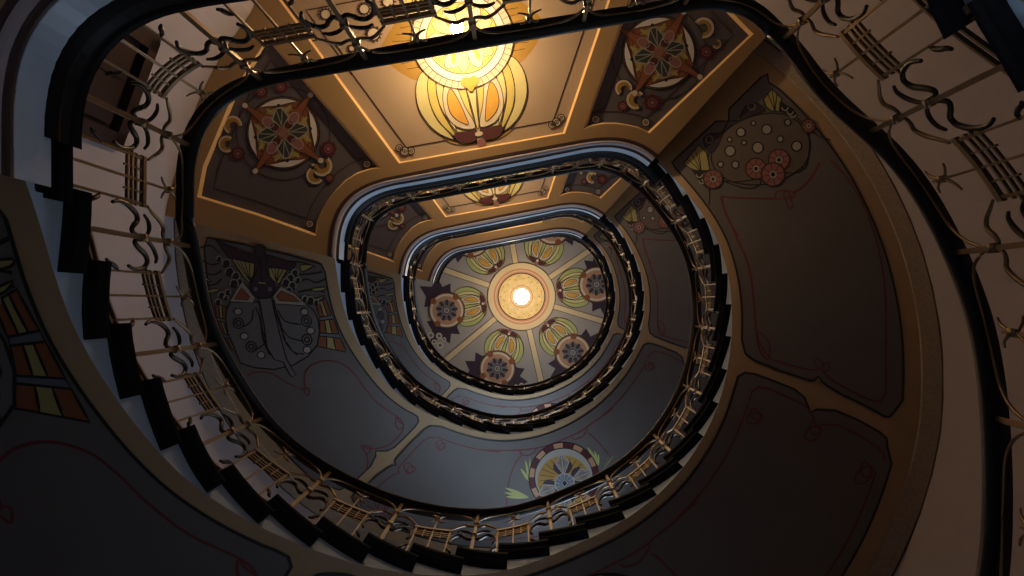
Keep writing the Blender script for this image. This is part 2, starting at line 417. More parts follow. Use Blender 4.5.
# ================================================================== landings
LAND_LABEL = {0: 'nearest landing above the eye, only its broad blue-lit edge and dark moulded nosing showing',
    1: 'lamplit landing with a large winged-beetle ceiling panel between two dark wheel-painted panels',
    2: 'second landing up, only the red and gold tip of its painted beetle showing',
    3: 'topmost landing, a thin pale curved edge directly against the round painted ceiling'}
def lrow(k, us, o, z): return [P(u, Rin(u)+o, z) for u in us]
# panels on a landing's underside, traced on the lamplit landing and shared by all of them
ZL1 = ZF[1]-LSOFF
def lp(pts, z=None): return [on_level(x, y, z or ZL1) for x, y in pts]
VX0, VY0 = VX, VY
CENTRE = lp([(399, 163.5), (565, 133.5), (VX0+112, VY0-372), (VX0-243, VY0-306)])
LEFTP = lp([(381, 168), (370, 169.5), (357, 174), (346, 181), (337, 190), (329, 200), (322, 212), (318, 222), (316, 236), (256, 215), (197, 197), (203, 166), (237, 85), (268, 37)])
RIGHTP = lp([(583, 129.4), (594, 125.5), (604, 123.9), (616, 123.9), (627, 125.5), (638, 128), (649.4, 133.3), (753.6, 34), (731.5, 11.7), (690, -38), (656, -76)])
def shift_in(poly, d):
    """the same polygon moved inwards by d (m)"""
    A = sum(poly[i-1][0]*poly[i][1]-poly[i][0]*poly[i-1][1] for i in range(len(poly))); s = 1 if A > 0 else -1; out = []
    n = len(poly)
    for i in range(n):
        a, p, c = poly[i-1], poly[i], poly[(i+1) % n]
        e1 = norm([p[0]-a[0], p[1]-a[1], 0]); e2 = norm([c[0]-p[0], c[1]-p[1], 0]); n1 = (-e1[1]*s, e1[0]*s); n2 = (-e2[1]*s, e2[0]*s)
        m = norm([n1[0]+n2[0], n1[1]+n2[1], 1e-9]); q = max(.35, m[0]*n1[0]+m[1]*n1[1]); out.append((p[0]+m[0]*d/q, p[1]+m[1]*d/q))
    return out
RECESS = .035
def make_landing(k):
    t = thing('stair_landing', LAND_LABEL[k], 'landing', (*P(107+360*k, Rin(107)+.6, 0)[:2], ZF[k]), 'landings, one above another')
    z = ZF[k]; us = angs(A0+360*k, A1+360*k, 1.5)
    # nosing: moulded dark wood edge
    prof = [(-.055, .0), (-.064, -.012), (-.058, -.03), (-.046, -.038), (-.05, -.06), (-.047, -.10), (-.050, -.115), (-.040, -.14), (-.026, -.16), (-.02, -.16), (.06, -.16), (.06, 0)]
    u2 = angs(A0+360*k-5.6, A1+360*k-5.4 if k < 3 else A1+360*k, 1.5)
    b = MB(); b.prism([[P(u, Rin(u)+o, z+h) for o, h in prof] for u in u2], 'wood_dark'); b.build('nosing', t)
    b = MB(); b.prism([[P(u, Rin(u)+o, z+h) for o, h in [(-.030, -.12), (-.030, -.30), (.04, -.30), (.04, -.12)]] for u in us], 'fascia_plaster'); b.build('fascia', t)
    prof = [(-.03, -.295), (-.03, -.312), (-.018, -.316), (-.014, -.322), (.03, -.334), (.05, -.334), (.05, -.295)]
    b = MB(); b.prism([[P(u, Rin(u)+o, z+h) for o, h in prof] for u in us], 'line_brown')
    b.build('moulding', t)
    b = MB(); b.prism([[P(u, Rin(u)+o, z+h) for o, h in [(-.012, -.318), (-.012, -.328), (-.004, -.338), (.008, -.342), (.02, -.338), (.024, -.32)]] for u in us], 'plaster_white'); b.build('bead', t)
    # slab top
    outer = [P(u, Rwall(u)-.004, 0)[:2] for u in angs(A0, A1, 2.5)]; inner = [P(u, Rin(u)+.02, 0)[:2] for u in us]
    ring = outer+inner[::-1]
    V, F = triangulate(ring, (), None); b = MB(); b.add([(x, y, z-.002) for x, y in V], F, 'stone_floor')
    zl = z-LSOFF; panels = (CENTRE, LEFTP, RIGHTP)
    # end faces of the slab
    for a in (A0, A1):
        u = a+360*k; b.add([P(u, Rin(u)+.07, z-.04), P(u, Rwall(u), z-.04), P(u, Rwall(u), zl), P(u, Rin(u)+.07, zl)], [(0, 1, 2, 3)], 'band_landing')
    b.build('floor_slab', t)
    if k == 0:
        b = MB(); V, F = triangulate(ring, (), None); b.add([(x, y, zl) for x, y in V], F, 'band_landing'); b.build('soffit', t); return t
    b = MB(); V, F = triangulate(ring, panels, .3); b.add([(x, y, zl) for x, y in V], F, 'band_landing')
    for p in panels:
        q = shift_in(p, .018); b.grid([[(x, y, zl) for x, y in p], [(x, y, zl+RECESS) for x, y in q]], 'recess_edge', closed=True)
    b.build('soffit', t)
    return t
LD = {k: make_landing(k) for k in (0, 1, 2, 3)}
# ================================================================== painted decoration
ZPAN = ZL1+RECESS
def land_conv(p): return on_level(p[0], p[1], ZPAN)
def circ(c, r, n=20, ry=None, a=0): 
    ca, sa = math.cos(a), math.sin(a); ry = ry or r
    return [(c[0]+r*math.cos(2*PI*i/n)*ca-ry*math.sin(2*PI*i/n)*sa, c[1]+r*math.cos(2*PI*i/n)*sa+ry*math.sin(2*PI*i/n)*ca) for i in range(n)]
# ---- the winged beetle, traced in the lamplit panel's picture frame (zc) and reused on the ceiling
zc = Z(390, 40, 4.8)
def mirror_local(pts): return [(-x, y) for x, y in pts]
BC = (462.5, 38.5); BT = (.985, -.17); BV = (.17, .985)
def to_local(px): dx, dy = px[0]-BC[0], px[1]-BC[1]; return (dx*BT[0]+dy*BT[1], dx*BV[0]+dy*BV[1])
def from_local(p): return (BC[0]+p[0]*BT[0]+p[1]*BV[0], BC[1]+p[0]*BT[1]+p[1]*BV[1])
def beetle_shapes(full=True):
    """[(points in local units, material, layer, outline)]"""
    S = []
    def both(pts, m, l, e='line_brown'):
        S.append((pts, m, l, e)); S.append((mirror_local(pts), m, l, e))
    body = catmull([(-44,26),(-51,34),(-56,50),(-55,66),(-49,80),(-40,91),(-28,99),(-14,104),(0,106),(14,104),(28,99),(40,91),(49,80),(55,66),(56,50),(51,34),(44,26)], 3)
    both(catmull([(-38,88),(-33,99),(-20,105),(-4,106),(-6,100),(-22,97)], 3, True), 'ochre_gold', 1)
    S.append((body+[(0, 30)], 'leaf_pale', 1, 'line_brown'))
    both(catmull([(-44,26),(-50,31),(-55,44),(-55,62),(-48,79),(-38,91),(-26,98),(-30,90),(-39,76),(-43,60),(-43,44),(-40,32)], 3, True), 'leaf_pale', 2)
    both(catmull([(-37,30),(-42,38),(-43,58),(-38,76),(-29,90),(-22,97),(-27,84),(-33,68),(-35,52),(-34,38)], 3, True), 'leaf_yellow', 2.5)
    both(catmull([(-29,35),(-34,42),(-34,60),(-29,76),(-21,92),(-24,78),(-27,62),(-27,46)], 3, True), 'leaf_pale', 3)
    for x, m in ((-11, 'leaf_yellow'), (0, 'leaf_pale'), (11, 'leaf_yellow')):
        S.append((catmull([(x-5,46),(x,42),(x+5,46),(x*.6+4,70),(x*.25+1,90),(x*.25-1,90),(x*.6-4,70)], 3, True), m, 2.5, 'line_brown'))
    both(catmull([(-21,40),(-27,46),(-30,60),(-28,76),(-18,88),(-4,91),(-3,84),(-9,68),(-14,48)], 4, True), 'cream', 3.5)
    both(catmull([(-20,48),(-25,56),(-25,70),(-19,80),(-9,86),(-10,78),(-14,62)], 4, True), 'orange_paint', 4.2)
    both(catmull([(-2,91),(-8,93),(-22,92),(-24,96),(-20,102),(-10,104),(-3,101)], 3, True), 'wine', 3.8)
    S.append((circ((0, 97), 4, 14, 2.4), 'cream', 4.5, None)); S.append((circ((1, 106), 4.5, 12), 'rose', 4.5, None))
    return S
def lay_shapes(pt, S, T, ow=.006, scale=1.0, base=0):
    for pts, m, l, e in S:
        q = [T(p) for p in pts]; pt.poly(q, m, l+base)
        if e: pt.line(q, ow*scale, e, l+base+.3, closed=True)
def head_disc(pt, T, base=0):
    """round emblem over the beetle"""
    def cc(r, n=40): return [T(p) for p in circ((0, 0), r, n)]
    pt.poly(cc(51), 'cream', 4+base); pt.line(cc(51), .006, 'line_brown', 4.4+base, closed=True)
    pt.poly(cc(43.5), 'white_paint', 4.7+base); pt.line(cc(43.5), .006, 'line_brown', 5+base, closed=True)
    for i in range(48):
        a = 2*PI*i/48; pt.line([T((44*math.cos(a), 44*math.sin(a))), T((50.5*math.cos(a), 50.5*math.sin(a)))], .004, 'rust' if i % 2 else 'line_brown', 4.8+base)
    pt.poly(cc(36), 'leaf_yellow', 5.3+base); pt.line(cc(36), .006, 'line_brown', 5.6+base, closed=True)
    for i in range(12):
        a = 2*PI*i/12+.13; q = [T((math.cos(a)*r-math.sin(a)*w, math.sin(a)*r+math.cos(a)*w)) for r, w in ((6,0),(18,-5),(28,-6),(34,-2),(34,2),(28,6),(18,5))]
        pt.poly(q, 'leaf_pale' if i % 2 else 'cream', 5.9+base); pt.line(q, .005, 'line_brown', 6.2+base, closed=True)
    for s in (-1, 1):
        for v in (-1, 1):
            q = [T((s*x, v*y)) for x, y in catmull([(6,8),(13,11),(17,20),(14,28),(8,24)], 3, True)]; pt.poly(q, 'cream', 6.6+base)
            q = [T((s*x, v*y)) for x, y in catmull([(9,11),(13,14),(14.5,20),(13,25),(10,21)], 3, True)]; pt.poly(q, 'orange_paint', 7+base)
    q = [T(p) for p in catmull([(-8,41),(-9,46),(-4,50),(0,55),(4,50),(9,46),(8,41),(3,39),(0,41),(-3,39)], 2, True)]; pt.poly(q, 'orange_paint', 7.4+base)
def rosettes(pt, cs, r):
    for c in cs:
        pt.poly(circ(c, r, 16), 'cream', 3.5); pt.line(circ(c, r, 16), .008, 'line_brown', 3.8, closed=True); pt.line(circ(c, r*.45, 10), .006, 'line_brown', 4, closed=True); pt.poly(circ(c, r*.2, 8), 'wine', 4)
def wheel(pt, c, r, rot):
    def T(p): ca, sa = math.cos(rot), math.sin(rot); return (c[0]+(p[0]*ca-p[1]*sa)*r, c[1]+(p[0]*sa+p[1]*ca)*r)
    pt.line([T(p) for p in circ((0, 0), 1.28, 48)], .010, 'line_brown', 1.5, closed=True)
    pt.poly([T(p) for p in circ((0, 0), 1.0, 48)], 'rust', 2); pt.line([T(p) for p in circ((0, 0), 1.0, 48)], .010, 'line_black', 2.4, closed=True)
    for i in range(40):
        a = 2*PI*i/40; pt.line([T((math.cos(a)*.86, math.sin(a)*.86)), T((math.cos(a)*.99, math.sin(a)*.99))], .004, 'line_brown', 2.5)
    pt.poly([T(p) for p in circ((0, 0), .74, 40)], 'ochre_gold', 3); pt.line([T(p) for p in circ((0, 0), .74, 40)], .006, 'line_brown', 3.2, closed=True)
    for i in range(4):
        a = i*PI/2
        def Q(pts): ca, sa = math.cos(a), math.sin(a); return [T((x*ca-y*sa, x*sa+y*ca)) for x, y in pts]
        # pale crescent
        q = Q([(math.cos(t)*.95, math.sin(t)*.95) for t in [(-.58+1.16*j/10) for j in range(11)]]+[(math.cos(t)*(.93-.17*math.sin(PI*(t+.58)/1.16)), math.sin(t)*(.93-.17*math.sin(PI*(t+.58)/1.16))) for t in [(.53-1.06*j/10) for j in range(11)]])
        pt.poly(q, 'white_paint', 3.4); pt.line(q, .006, 'line_black', 3.7, closed=True); pt.poly(Q(circ((.76, 0), .05, 10)), 'line_black', 4)
        q = Q(catmull([(.73,-.32),(.62,-.12),(.60,0),(.62,.12),(.73,.32),(.66,.34),(.50,.14),(.46,0),(.50,-.14),(.66,-.34)], 2, True)); pt.poly(q, 'dim_yellow', 3.5)
        # dark green kite with pale ribs
        q = Q([(.14, 0), (.40, -.22), (.66, -.10), (.70, 0), (.66, .10), (.40, .22)]); pt.poly(q, 'dark_green', 4.2); pt.line(q, .011, 'dim_white', 4.6, closed=True)
        for y in (-.08, .08): pt.line(Q([(.20, 0), (.64, y)]), .006, 'dim_white', 4.6)
        # rust spikes and rose drops on the diagonals
        a += PI/4
        q = Q([(.55, -.20), (.80, -.10), (1.28, -.045), (1.31, 0), (1.28, .045), (.80, .10), (.55, .20)]); pt.poly(q, 'rust', 3.9); pt.line(q, .006, 'line_brown', 4.1, closed=True)
        pt.poly(Q(circ((1.28, 0), .075, 12)), 'cream', 4.2)
        q = Q(circ((.50, 0), .17, 16, .13)); pt.poly(q, 'rose', 4.7); pt.line(q, .007, 'dim_white', 5, closed=True)
        q = Q(circ((.28, 0), .10, 12)); pt.poly(q, 'wine', 4.9); pt.line(q, .005, 'line_brown', 5.1, closed=True)
    star = [T((math.cos(PI*j/8)*(.17 if j % 2 == 0 else .10), math.sin(PI*j/8)*(.17 if j % 2 == 0 else .10))) for j in range(16)]
    pt.poly(star, 'rose', 5.4)
def swirl(pt, c, r, a, m='cream'):
    pts = []
    for j in range(17): t = a+4.4*j/16; pts.append((c[0]+r*math.cos(t), c[1]+r*math.sin(t)))
    for j in range(16, -1, -1): t = a+4.4*j/16; q = r*(.38+.25*abs(j-8)/8); pts.append((c[0]+q*math.cos(t)+r*.1, c[1]+q*math.sin(t)))
    pt.poly(pts, m, 3); pt.line(pts, .006, 'line_brown', 3.3, closed=True)
    pt.poly([(c[0]+(x-c[0])*.72, c[1]+(y-c[1])*.72) for x, y in pts], 'ochre_gold', 3.6)
def dark_rose(pt, c, r):
    n = 24; pts = [(c[0]+r*(1+.08*math.cos(8*2*PI*j/n))*math.cos(2*PI*j/n), c[1]+r*(1+.08*math.cos(8*2*PI*j/n))*math.sin(2*PI*j/n)) for j in range(n)]
    pt.poly(pts, 'wine', 3.4); pt.line(circ(c, r*.5, 12), .006, 'rose', 3.8, closed=True); pt.poly(circ(c, r*.26, 10), 'rose', 3.8)
def panel_lines(pt, poly, ins, m='line_brown', w=.010):
    pt.line(shift_in(poly, ins), w, m, 1.2, raw=True, closed=True)
def landing_panels(k):
    z = ZF[k]-LSOFF+RECESS; t = LD[k]
    place = lambda p, d: (p[0], p[1], z-d)
    def new(): return Paint(place, land_conv, None, .35)
    # --- centre
    pt = new(); pt.poly(shift_in(CENTRE, .018), 'panel_centre', 0, raw=True); panel_lines(pt, CENTRE, .115)
    rosettes(pt, [zc([(45,520)])[0], zc([(102,533)])[0], (552, 125), (561, 118)], 3.4); rosettes(pt, [zc([(70,535)])[0], (556.5, 122.5)], 4.2)
    z8 = Z(280, 0, 4.8)
    for x, y, r in ((220,70,30),(405,45,30),(450,165,38),(345,235,18),(520,10,34)):
        c = z8([(x, y)])[0]; rr = r/4.8; pt.poly(circ(c, rr*.8, 16), 'cream', 3.5); pt.line(circ(c, rr*.8, 16), .01, 'line_brown', 3.8, closed=True)
        for j in range(12): a = 2*PI*j/12; pt.line([(c[0]+rr*.8*math.cos(a), c[1]+rr*.8*math.sin(a)), (c[0]+rr*1.1*math.cos(a), c[1]+rr*1.1*math.sin(a))], .012, 'line_brown', 3.6)
    pt.line(catmull([(300,50),(310,42),(326,40),(338,48),(345,60),(352,75)], 4), .012, 'line_brown', 1.5)
    pt.build = pt.b.build('painted_panel', t); pt.build['label'] = 'warm beige recessed panel with corner rosettes'
    pc = pt.build
    # --- beetle
    pt = new(); T = from_local
    for s in (-1, 1):
        for v in (1, -1):
            q = [T((s*x, v*y)) for x, y in catmull([(48,34),(56,32),(70,20),(82,2),(60,-2),(46,4),(40,20)], 3)]; pt.poly(q, 'ochre_gold', .6)
            for f in (.3, .55, .8): pt.line([T((s*46, v*(30-30*f))), T((s*(54+20*f), v*(28-24*f)))], .005, 'line_brown', .9)
    lay_shapes(pt, beetle_shapes(), T)
    lay_shapes(pt, beetle_shapes(), lambda p: T((p[0], -p[1])))
    head_disc(pt, T, 1)
    pt.b.build('painted_beetle', pc)
    # --- side panels
    for which, poly in (('l', LEFTP), ('r', RIGHTP)):
        pt = new(); pt.poly(shift_in(poly, .018), 'panel_side', 0, raw=True); panel_lines(pt, poly, .10)
        if which == 'l':
            zl = Z(190, 70, 3.84); c = zl([(358, 243)])[0]; wc, wr, wrot = c, 36.5, math.radians(-9)
            for x, y, r, a in ((165,212,38,2.0),(142,285,34,1.0),(508,368,42,-1.0),(482,405,36,.6)): swirl(pt, zl([(x, y)])[0], r/3.84, a)
            for x, y, r in ((185,322,28),(533,303,30),(537,416,18),(350,66,26),(275,85,25)): dark_rose(pt, zl([(x, y)])[0], r/3.84)
            q = zl([(680, 362)])[0]
            rosettes(pt, [q, (310, 224)], 3.8)
        else:
            zr = Z(570, 0, 3.84); c = zr([(342, 203)])[0]; wc, wr, wrot = c, 37, math.radians(-14)
            for x, y, r, a in ((512,108,42,-2.6),(562,170,20,-1.6),(205,340,34,2.2),(252,384,38,1.2)): swirl(pt, zr([(x, y)])[0], r/3.84, a)
            for x, y, r in ((523,200,30),(315,395,32),(202,408,20)): dark_rose(pt, zr([(x, y)])[0], r/3.84)
            rosettes(pt, [zr([(98, 459)])[0], zr([(290, 471)])[0]], 4)
        pn = pt.b.build('painted_panel', t); pn['label'] = 'dark mauve recessed panel'
        pt = new(); wheel(pt, wc, wr, wrot); pt.b.build('painted_wheel', pn)
for k in (1, 2, 3): landing_panels(k)

# ---- the painted panels under the flights
zx8 = Z(700, 340, 2.954)
END_P3 = zx8([(128,20),(135,42),(160,60),(240,92),(325,120),(336,119),(350,108),(358,122),(375,135),(420,162),(480,190),(545,226),(560,226),(572,212)])   # lower end of the upper panel
END_P2 = zx8([(104,135),(112,108),(132,96),(160,100),(220,122),(280,146),(308,170),(325,213),(345,205),(400,208),(470,238),(530,272),(550,290),(552,315)])  # upper end of the middle panel
zg = Z(660, 70, 3.84)
END_TOP = zg([(45,355),(130,275),(215,197),(262,196),(265,150),(330,85),(385,30),(412,14),(445,22)])
zb = Z(190, 220, 4.267); zpp = Z(240, 320, 3.84)
def pw(pts, src): return [on_soffit(x, y, src) for x, y in pts]
def rot_end(e, dphi): return [(p+dphi, w) for p, w in e]
e3 = pw(END_P3, 0); e2 = pw(END_P2, 0); et = pw(END_TOP, 0)
WI, WO = .075, .825
et = [(p, w) for p, w in et]
def wi(p):
    return WI+.026*max(0, min(1, (235-p)/55))
def closed_panel(lo, hi):
    """outline from the lower end curve (inner to outer) up the outer side, back along the upper end, down the inner side"""
    out = list(lo); a, b = lo[-1][0], hi[-1][0]
    out += [(p, WO+(.0)) for p in angs(a+2, b-2, 4)]; out += list(hi[::-1]); out += [(p, wi(p)) for p in angs(hi[0][0]-2, lo[0][0]+2, 4)]
    return out
lo1 = [(A1+2.6, WI+.045), (A1+2.0, .3), (A1+1.8, .6), (A1+2.0, WO-.02)]
P1 = closed_panel(lo1, rot_end(e2, 228-342.3)); P2 = closed_panel(rot_end(e3, 228-342.3), e2); P3 = closed_panel(e3, et[:-1]+[(et[-1][0], WO-.01)])
def dom(pts): return [(math.radians(p)*2.0, w*1.33) for p, w in pts]
def figure_left(pt, k):
    """big dragonfly-like beetle at the foot of each painted flight (traced on the second flight)"""
    L = lambda a: zb(a)
    Q = lambda a: zpp(a)
    for base, rows in (([(560,358),(574,420),(572,480),(556,535)], [(606,335),(636,410),(662,485),(692,560)]), ([(160,372),(158,430),(176,495),(208,560)], [(104,352),(112,420),(138,485),(176,556)])):
        def at2(t, f):
            def ip(a): x = t*3; i = min(int(x), 2); g_ = x-i; return (a[i][0]+(a[i+1][0]-a[i][0])*g_, a[i][1]+(a[i+1][1]-a[i][1])*g_)
            a, b = ip(base), ip(rows); return (a[0]+(b[0]-a[0])*f, a[1]+(b[1]-a[1])*f)
        for (f0, f1, m) in ((0, .33, 'rust'), (.33, .62, 'dim_yellow'), (.62, .95, 'rust')):
            for t0, t1 in ((0, .3), (.38, .66), (.74, 1.0)):
                q = [at2(t0+(t1-t0)*j/4, f0) for j in range(5)]+[at2(t1-(t1-t0)*j/4, f1) for j in range(5)]; pt.poly(L(q), m, 1.2); pt.line(L(q), .010, 'line_black', 1.6, closed=True)
        for t0, t1 in ((.3, .38), (.66, .74)):
            q = [at2(t0, 0), at2(t0, .5), at2(t0, .95), at2(t1, .95), at2(t1, .5), at2(t1, 0)]; pt.poly(L(q), 'slate_blue', 1.2); pt.line(L(q), .010, 'line_black', 1.6, closed=True)
    body = L([(178,350),(160,385),(156,430),(165,480),(190,540)])+Q([(5,165),(60,182),(140,188),(215,170),(272,138),(312,92),(322,45)])+L([(572,470),(566,420),(548,385),(520,362),(380,345),(290,350)])
    pt.poly(body, 'slate_fill', 2); pt.line(body, .012, 'line_black', 2.4, closed=True)
    for pts in ([(500,365),(545,372),(556,400)],):
        pass
    # wavy plumage towards the landing
    for pts in ([(40,120),(90,110),(130,140)],[(38,165),(90,190),(130,185)],[(45,215),(100,235),(140,215)],[(60,280),(110,275),(140,250)],[(450,195),(480,230),(520,235),(590,225)],[(470,270),(520,255),(560,270),(604,255)],[(480,310),(540,300),(600,310)],[(490,330),(540,345),(600,330)],[(440,180),(500,185),(560,205)]):
        pt.line(catmull(L(pts), 5), .012, 'line_black', 1.6)
    for pts in ([(492,196),(548,198),(530,212),(500,222)],[(540,296),(602,288),(598,300),(560,306)],[(70,305),(105,292),(130,298),(100,312)],[(515,322),(560,335),(600,322),(570,345)],[(60,240),(95,262),(70,258)]):
        q = catmull(L(pts), 3, True); pt.poly(q, 'dim_yellow', 1.8); pt.line(q, .008, 'line_black', 2, closed=True)
    # dark outstretched wings with plum feathers
    for pts in ([(112,85),(200,122),(285,158),(292,190),(235,176),(170,160),(140,125)],[(340,150),(400,170),(475,190),(455,218),(400,210),(345,200)]):
        pt.poly(L(pts), 'plum', 2.2); pt.line(L(pts), .010, 'line_black', 2.5, closed=True)
    for pts in ([(180,122),(270,145),(285,155)],[(150,110),(200,150),(225,155)],[(350,160),(400,185),(460,195)]): pt.line(L(pts), .012, 'wine', 2.8)
    # ochre fans
    for pts, tip, rows in (([(188,166),(240,178),(288,188),(284,235),(262,268),(235,240),(210,205)], (268, 262), [(205,175),(225,180),(245,184),(265,188)]), ([(350,205),(395,208),(432,216),(415,245),(398,275),(372,262),(352,240)], (385, 265), [(362,208),(378,210),(396,212),(414,216)])):
        pt.poly(L(pts), 'dim_yellow', 2.8); pt.line(L(pts), .010, 'line_black', 3.1, closed=True)
        for r in rows: pt.line(L([r, tip]), .007, 'line_black', 3.1)
    # scale-like eyes
    for x, y, r in ((130,166,13),(162,186,21),(176,222,22),(204,240,20),(196,272,21),(222,262,14),(168,308,14),(140,322,17),(124,350,15),(158,332,12),(468,228,17),(448,250,19),(428,268,19),(456,282,19),(482,258,13),(440,302,16),(512,336,14),(536,344,19),(562,352,13)):
        c = L([(x, y)])[0]; pt.poly(circ(c, r/4.267, 14), 'line_black', 3.2+(x % 3)*.2); pt.ring(c, r/4.267*.86, .009, 'dim_white', 3.9, n=14, a0=160, a1=400)
    # framed triangles
    for o, i in (([(232,263),(292,326),(280,354),(176,348)], [(230,288),(266,328),(256,342),(196,338)]), ([(404,283),(468,316),(522,366),(382,358),(368,326)], [(406,304),(462,326),(492,350),(396,344),(384,328)])):
        pt.poly(L(o), 'dim_white', 4.2); pt.line(L(o), .006, 'line_black', 4.4, closed=True); pt.poly(L(i), 'rust', 4.6); pt.line(L(i), .006, 'line_black', 4.8, closed=True)
    # head and trunk
    head = catmull(L([(286,118),(308,110),(332,116),(334,150),(345,170),(336,205),(352,240),(378,278),(362,325),(325,335),(290,328),(266,292),(288,240),(304,205),(300,170),(288,150)]), 3, True)
    pt.poly(head, 'plum', 4.9); pt.line(head, .010, 'line_black', 5.2, closed=True)
    for x in (292, 356): pt.poly(circ(L([(x, 296)])[0], 2.2, 10), 'slate_blue', 5.4)
    pt.line(L([(318,160),(318,240),(322,275)]), .014, 'line_black', 5.4); pt.line(L([(306,268),(338,272)]), .01, 'dim_yellow', 5.5)
    trunk = L([(308,332),(362,332),(384,430),(404,520)])+Q([(190,150),(225,210),(205,215),(175,160),(140,150)])+L([(340,545),(328,450)])
    pt.poly(trunk, 'slate_fill', 4.6); pt.line(trunk, .010, 'line_black', 4.8, closed=True)
    for pts in ([(290,372),(312,430),(322,510),(350,575)],[(376,374),(400,440),(420,520),(470,575)],[(306,350),(330,440),(352,540)],[(372,350),(392,430),(418,510)]): pt.line(catmull(L(pts), 5), .012, 'line_black', 3)
    for pts in ([(280,380),(270,430),(235,455)],[(318,470),(330,520),(285,555)],[(390,385),(420,430),(490,445)],[(405,460),(440,500),(500,515)],[(425,520),(455,560),(500,570)]): pt.line(catmull(L(pts), 5), .010, 'line_black', 3)
    for x, y in ((213,440),(268,540),(515,430),(515,508)):
        c = L([(x, y)])[0]; pt.ring(c, 5.2, .010, 'line_black', 3); pt.ring(c, 2.6, .010, 'line_black', 3)
    for c in (L([(212,391)])[0], L([(238,495)])[0], (263, 354.6), L([(508,391)])[0], L([(533,470)])[0], L([(514,551)])[0]):
        pt.poly(circ(c, 4.0, 16, 3.3), 'dim_white', 3.4); pt.line(circ(c, 4.0, 16, 3.3), .008, 'line_black', 3.6, closed=True)
def figure_right(pt, k):
    body = catmull(zg([(196,330),(215,285),(250,235),(305,198),(390,170),(470,170),(530,200),(566,250),(576,300),(556,360),(520,392),(470,420),(400,440),(330,440),(262,425),(212,385)]), 3, True)
    pt.poly(body, 'brown_fill', 1.5); pt.line(body, .010, 'line_black', 1.9, closed=True)
    for x, y, r in ((309,240,17),(408,229,19),(374,299,21),(268,312,20),(523,293,19),(460,266,12),(489,202,12),(357,205,9),(266,268,9),(321,280,9),(288,364,14),(231,363,11)):
        c = zg([(x, y)])[0]; pt.poly(circ(c, r/3.84, 16), 'dim_white', 2.4); pt.line(circ(c, r/3.84, 16), .010, 'line_black', 2.7, closed=True)
    for i, (x, y, r) in enumerate(((367,380,40),(455,346,41),(432,402,45),(568,216,26),(202,420,36))):
        c = zg([(x, y)])[0]; r /= 3.84; pt.poly(circ(c, r, 20), 'rose', 3+i*.3); pt.line(circ(c, r, 20), .010, 'line_brown', 3.2+i*.3, closed=True)
        for j in range(8): a = 2*PI*j/8+.3*i; pt.line([(c[0]+r*.35*math.cos(a), c[1]+r*.35*math.sin(a)), (c[0]+r*math.cos(a), c[1]+r*math.sin(a))], .005, 'wine', 3.2+i*.3)
        pt.poly(circ(c, r*.36, 12), 'line_black', 3.3+i*.3); pt.ring(c, r*.27, .012, 'dim_white', 3.5+i*.3, n=8)
    for pts, tip in (([(88,362),(118,322),(148,288),(178,318),(190,385),(150,392),(118,380)], (158, 392)), ([(396,112),(428,74),(466,112),(460,160),(425,158),(404,140)], (440, 160))):
        pt.poly(zg(pts), 'dim_yellow', 2.4); pt.line(zg(pts), .010, 'line_black', 2.7, closed=True)
        for q in pts[:4]: pt.line(zg([((q[0]+pts[1][0])/2, (q[1]+pts[1][1])/2), tip]), .006, 'line_black', 2.7)
    for pts in ([(120,385),(190,385),(210,450),(185,460),(150,430)], [(458,120),(510,150),(530,178),(490,172),(455,160)]):
        pt.poly(zg(pts), 'line_black', 2.9)
    for x, y in ((150,402),(172,420),(180,398),(160,425),(478,145),(498,160),(508,172)): pt.ring(zg([(x, y)])[0], 3.0, .010, 'dim_white', 3.2, n=8, a0=0, a1=180)
    for pts in ([(170,290),(168,262),(195,245),(235,240),(252,210),(225,285),(195,320)], [(305,185),(320,150),(350,125),(385,135),(400,158),(360,172),(318,190)]):
        q = catmull(zg(pts), 3, True); pt.poly(q, 'plum', 2.2); pt.line(q, .008, 'line_black', 2.4, closed=True)
    for x, y in ((188,268),(350,140)): pt.ring(zg([(x, y)])[0], 3.6, .012, 'slate_fill', 2.6, n=12)
    for pts in ([(230,425),(300,430),(380,420),(378,445),(340,455),(290,445),(240,425)], [(570,240),(572,300),(560,370),(520,396),(470,392)], [(190,310),(180,350),(182,390),(190,470),(188,520)], [(520,180),(600,250),(655,270)], [(262,196),(240,240),(200,300)], [(262,196),(300,196),(350,180)]):
        pt.line(catmull(zg(pts), 4), .009, 'line_black', 2.1)
    zz = Z(700, 160, 2.954)
    for pts in ([(64,108),(72,145),(108,230),(145,320),(158,420),(165,500),(170,530)], [(60,110),(80,170),(112,225)], [(60,108),(130,113),(220,115)], [(272,98),(300,82),(330,50),(352,10)]):
        pt.line(catmull(zz(pts), 4), .014, 'line_red', 1.4)
    for pts in ([(222,112),(226,95),(248,90),(272,94),(276,108),(250,112),(232,116)], [(246,96),(252,120),(262,142),(274,136),(266,112),(262,96)]): pt.line(catmull(zz(pts), 3, True), .010, 'line_red', 1.4, closed=True)
    for pts in ([(170,510),(190,520),(205,550),(200,590),(180,570),(168,535)],): pt.line(catmull(zz(pts), 3, True), .010, 'line_red', 1.4, closed=True)
    for pts in ([(385,0),(430,50),(480,130),(520,240),(542,350),(548,460),(548,576)], ): pt.line(catmull(zz(pts), 4), .012, 'line_red', 1.4)
    for pts in ([(170,0),(205,52),(260,72),(325,88),(352,86)], [(360,92),(400,125),(490,172),(530,180),(548,140),(546,0)]): pt.line(catmull(zx8(pts), 3), .010, 'line_red', 1.4)
    pt.line(catmull(zx8([(352,86),(334,70),(345,56),(362,70),(358,90),(380,88),(378,66),(362,72)]), 3), .008, 'line_red', 1.4)
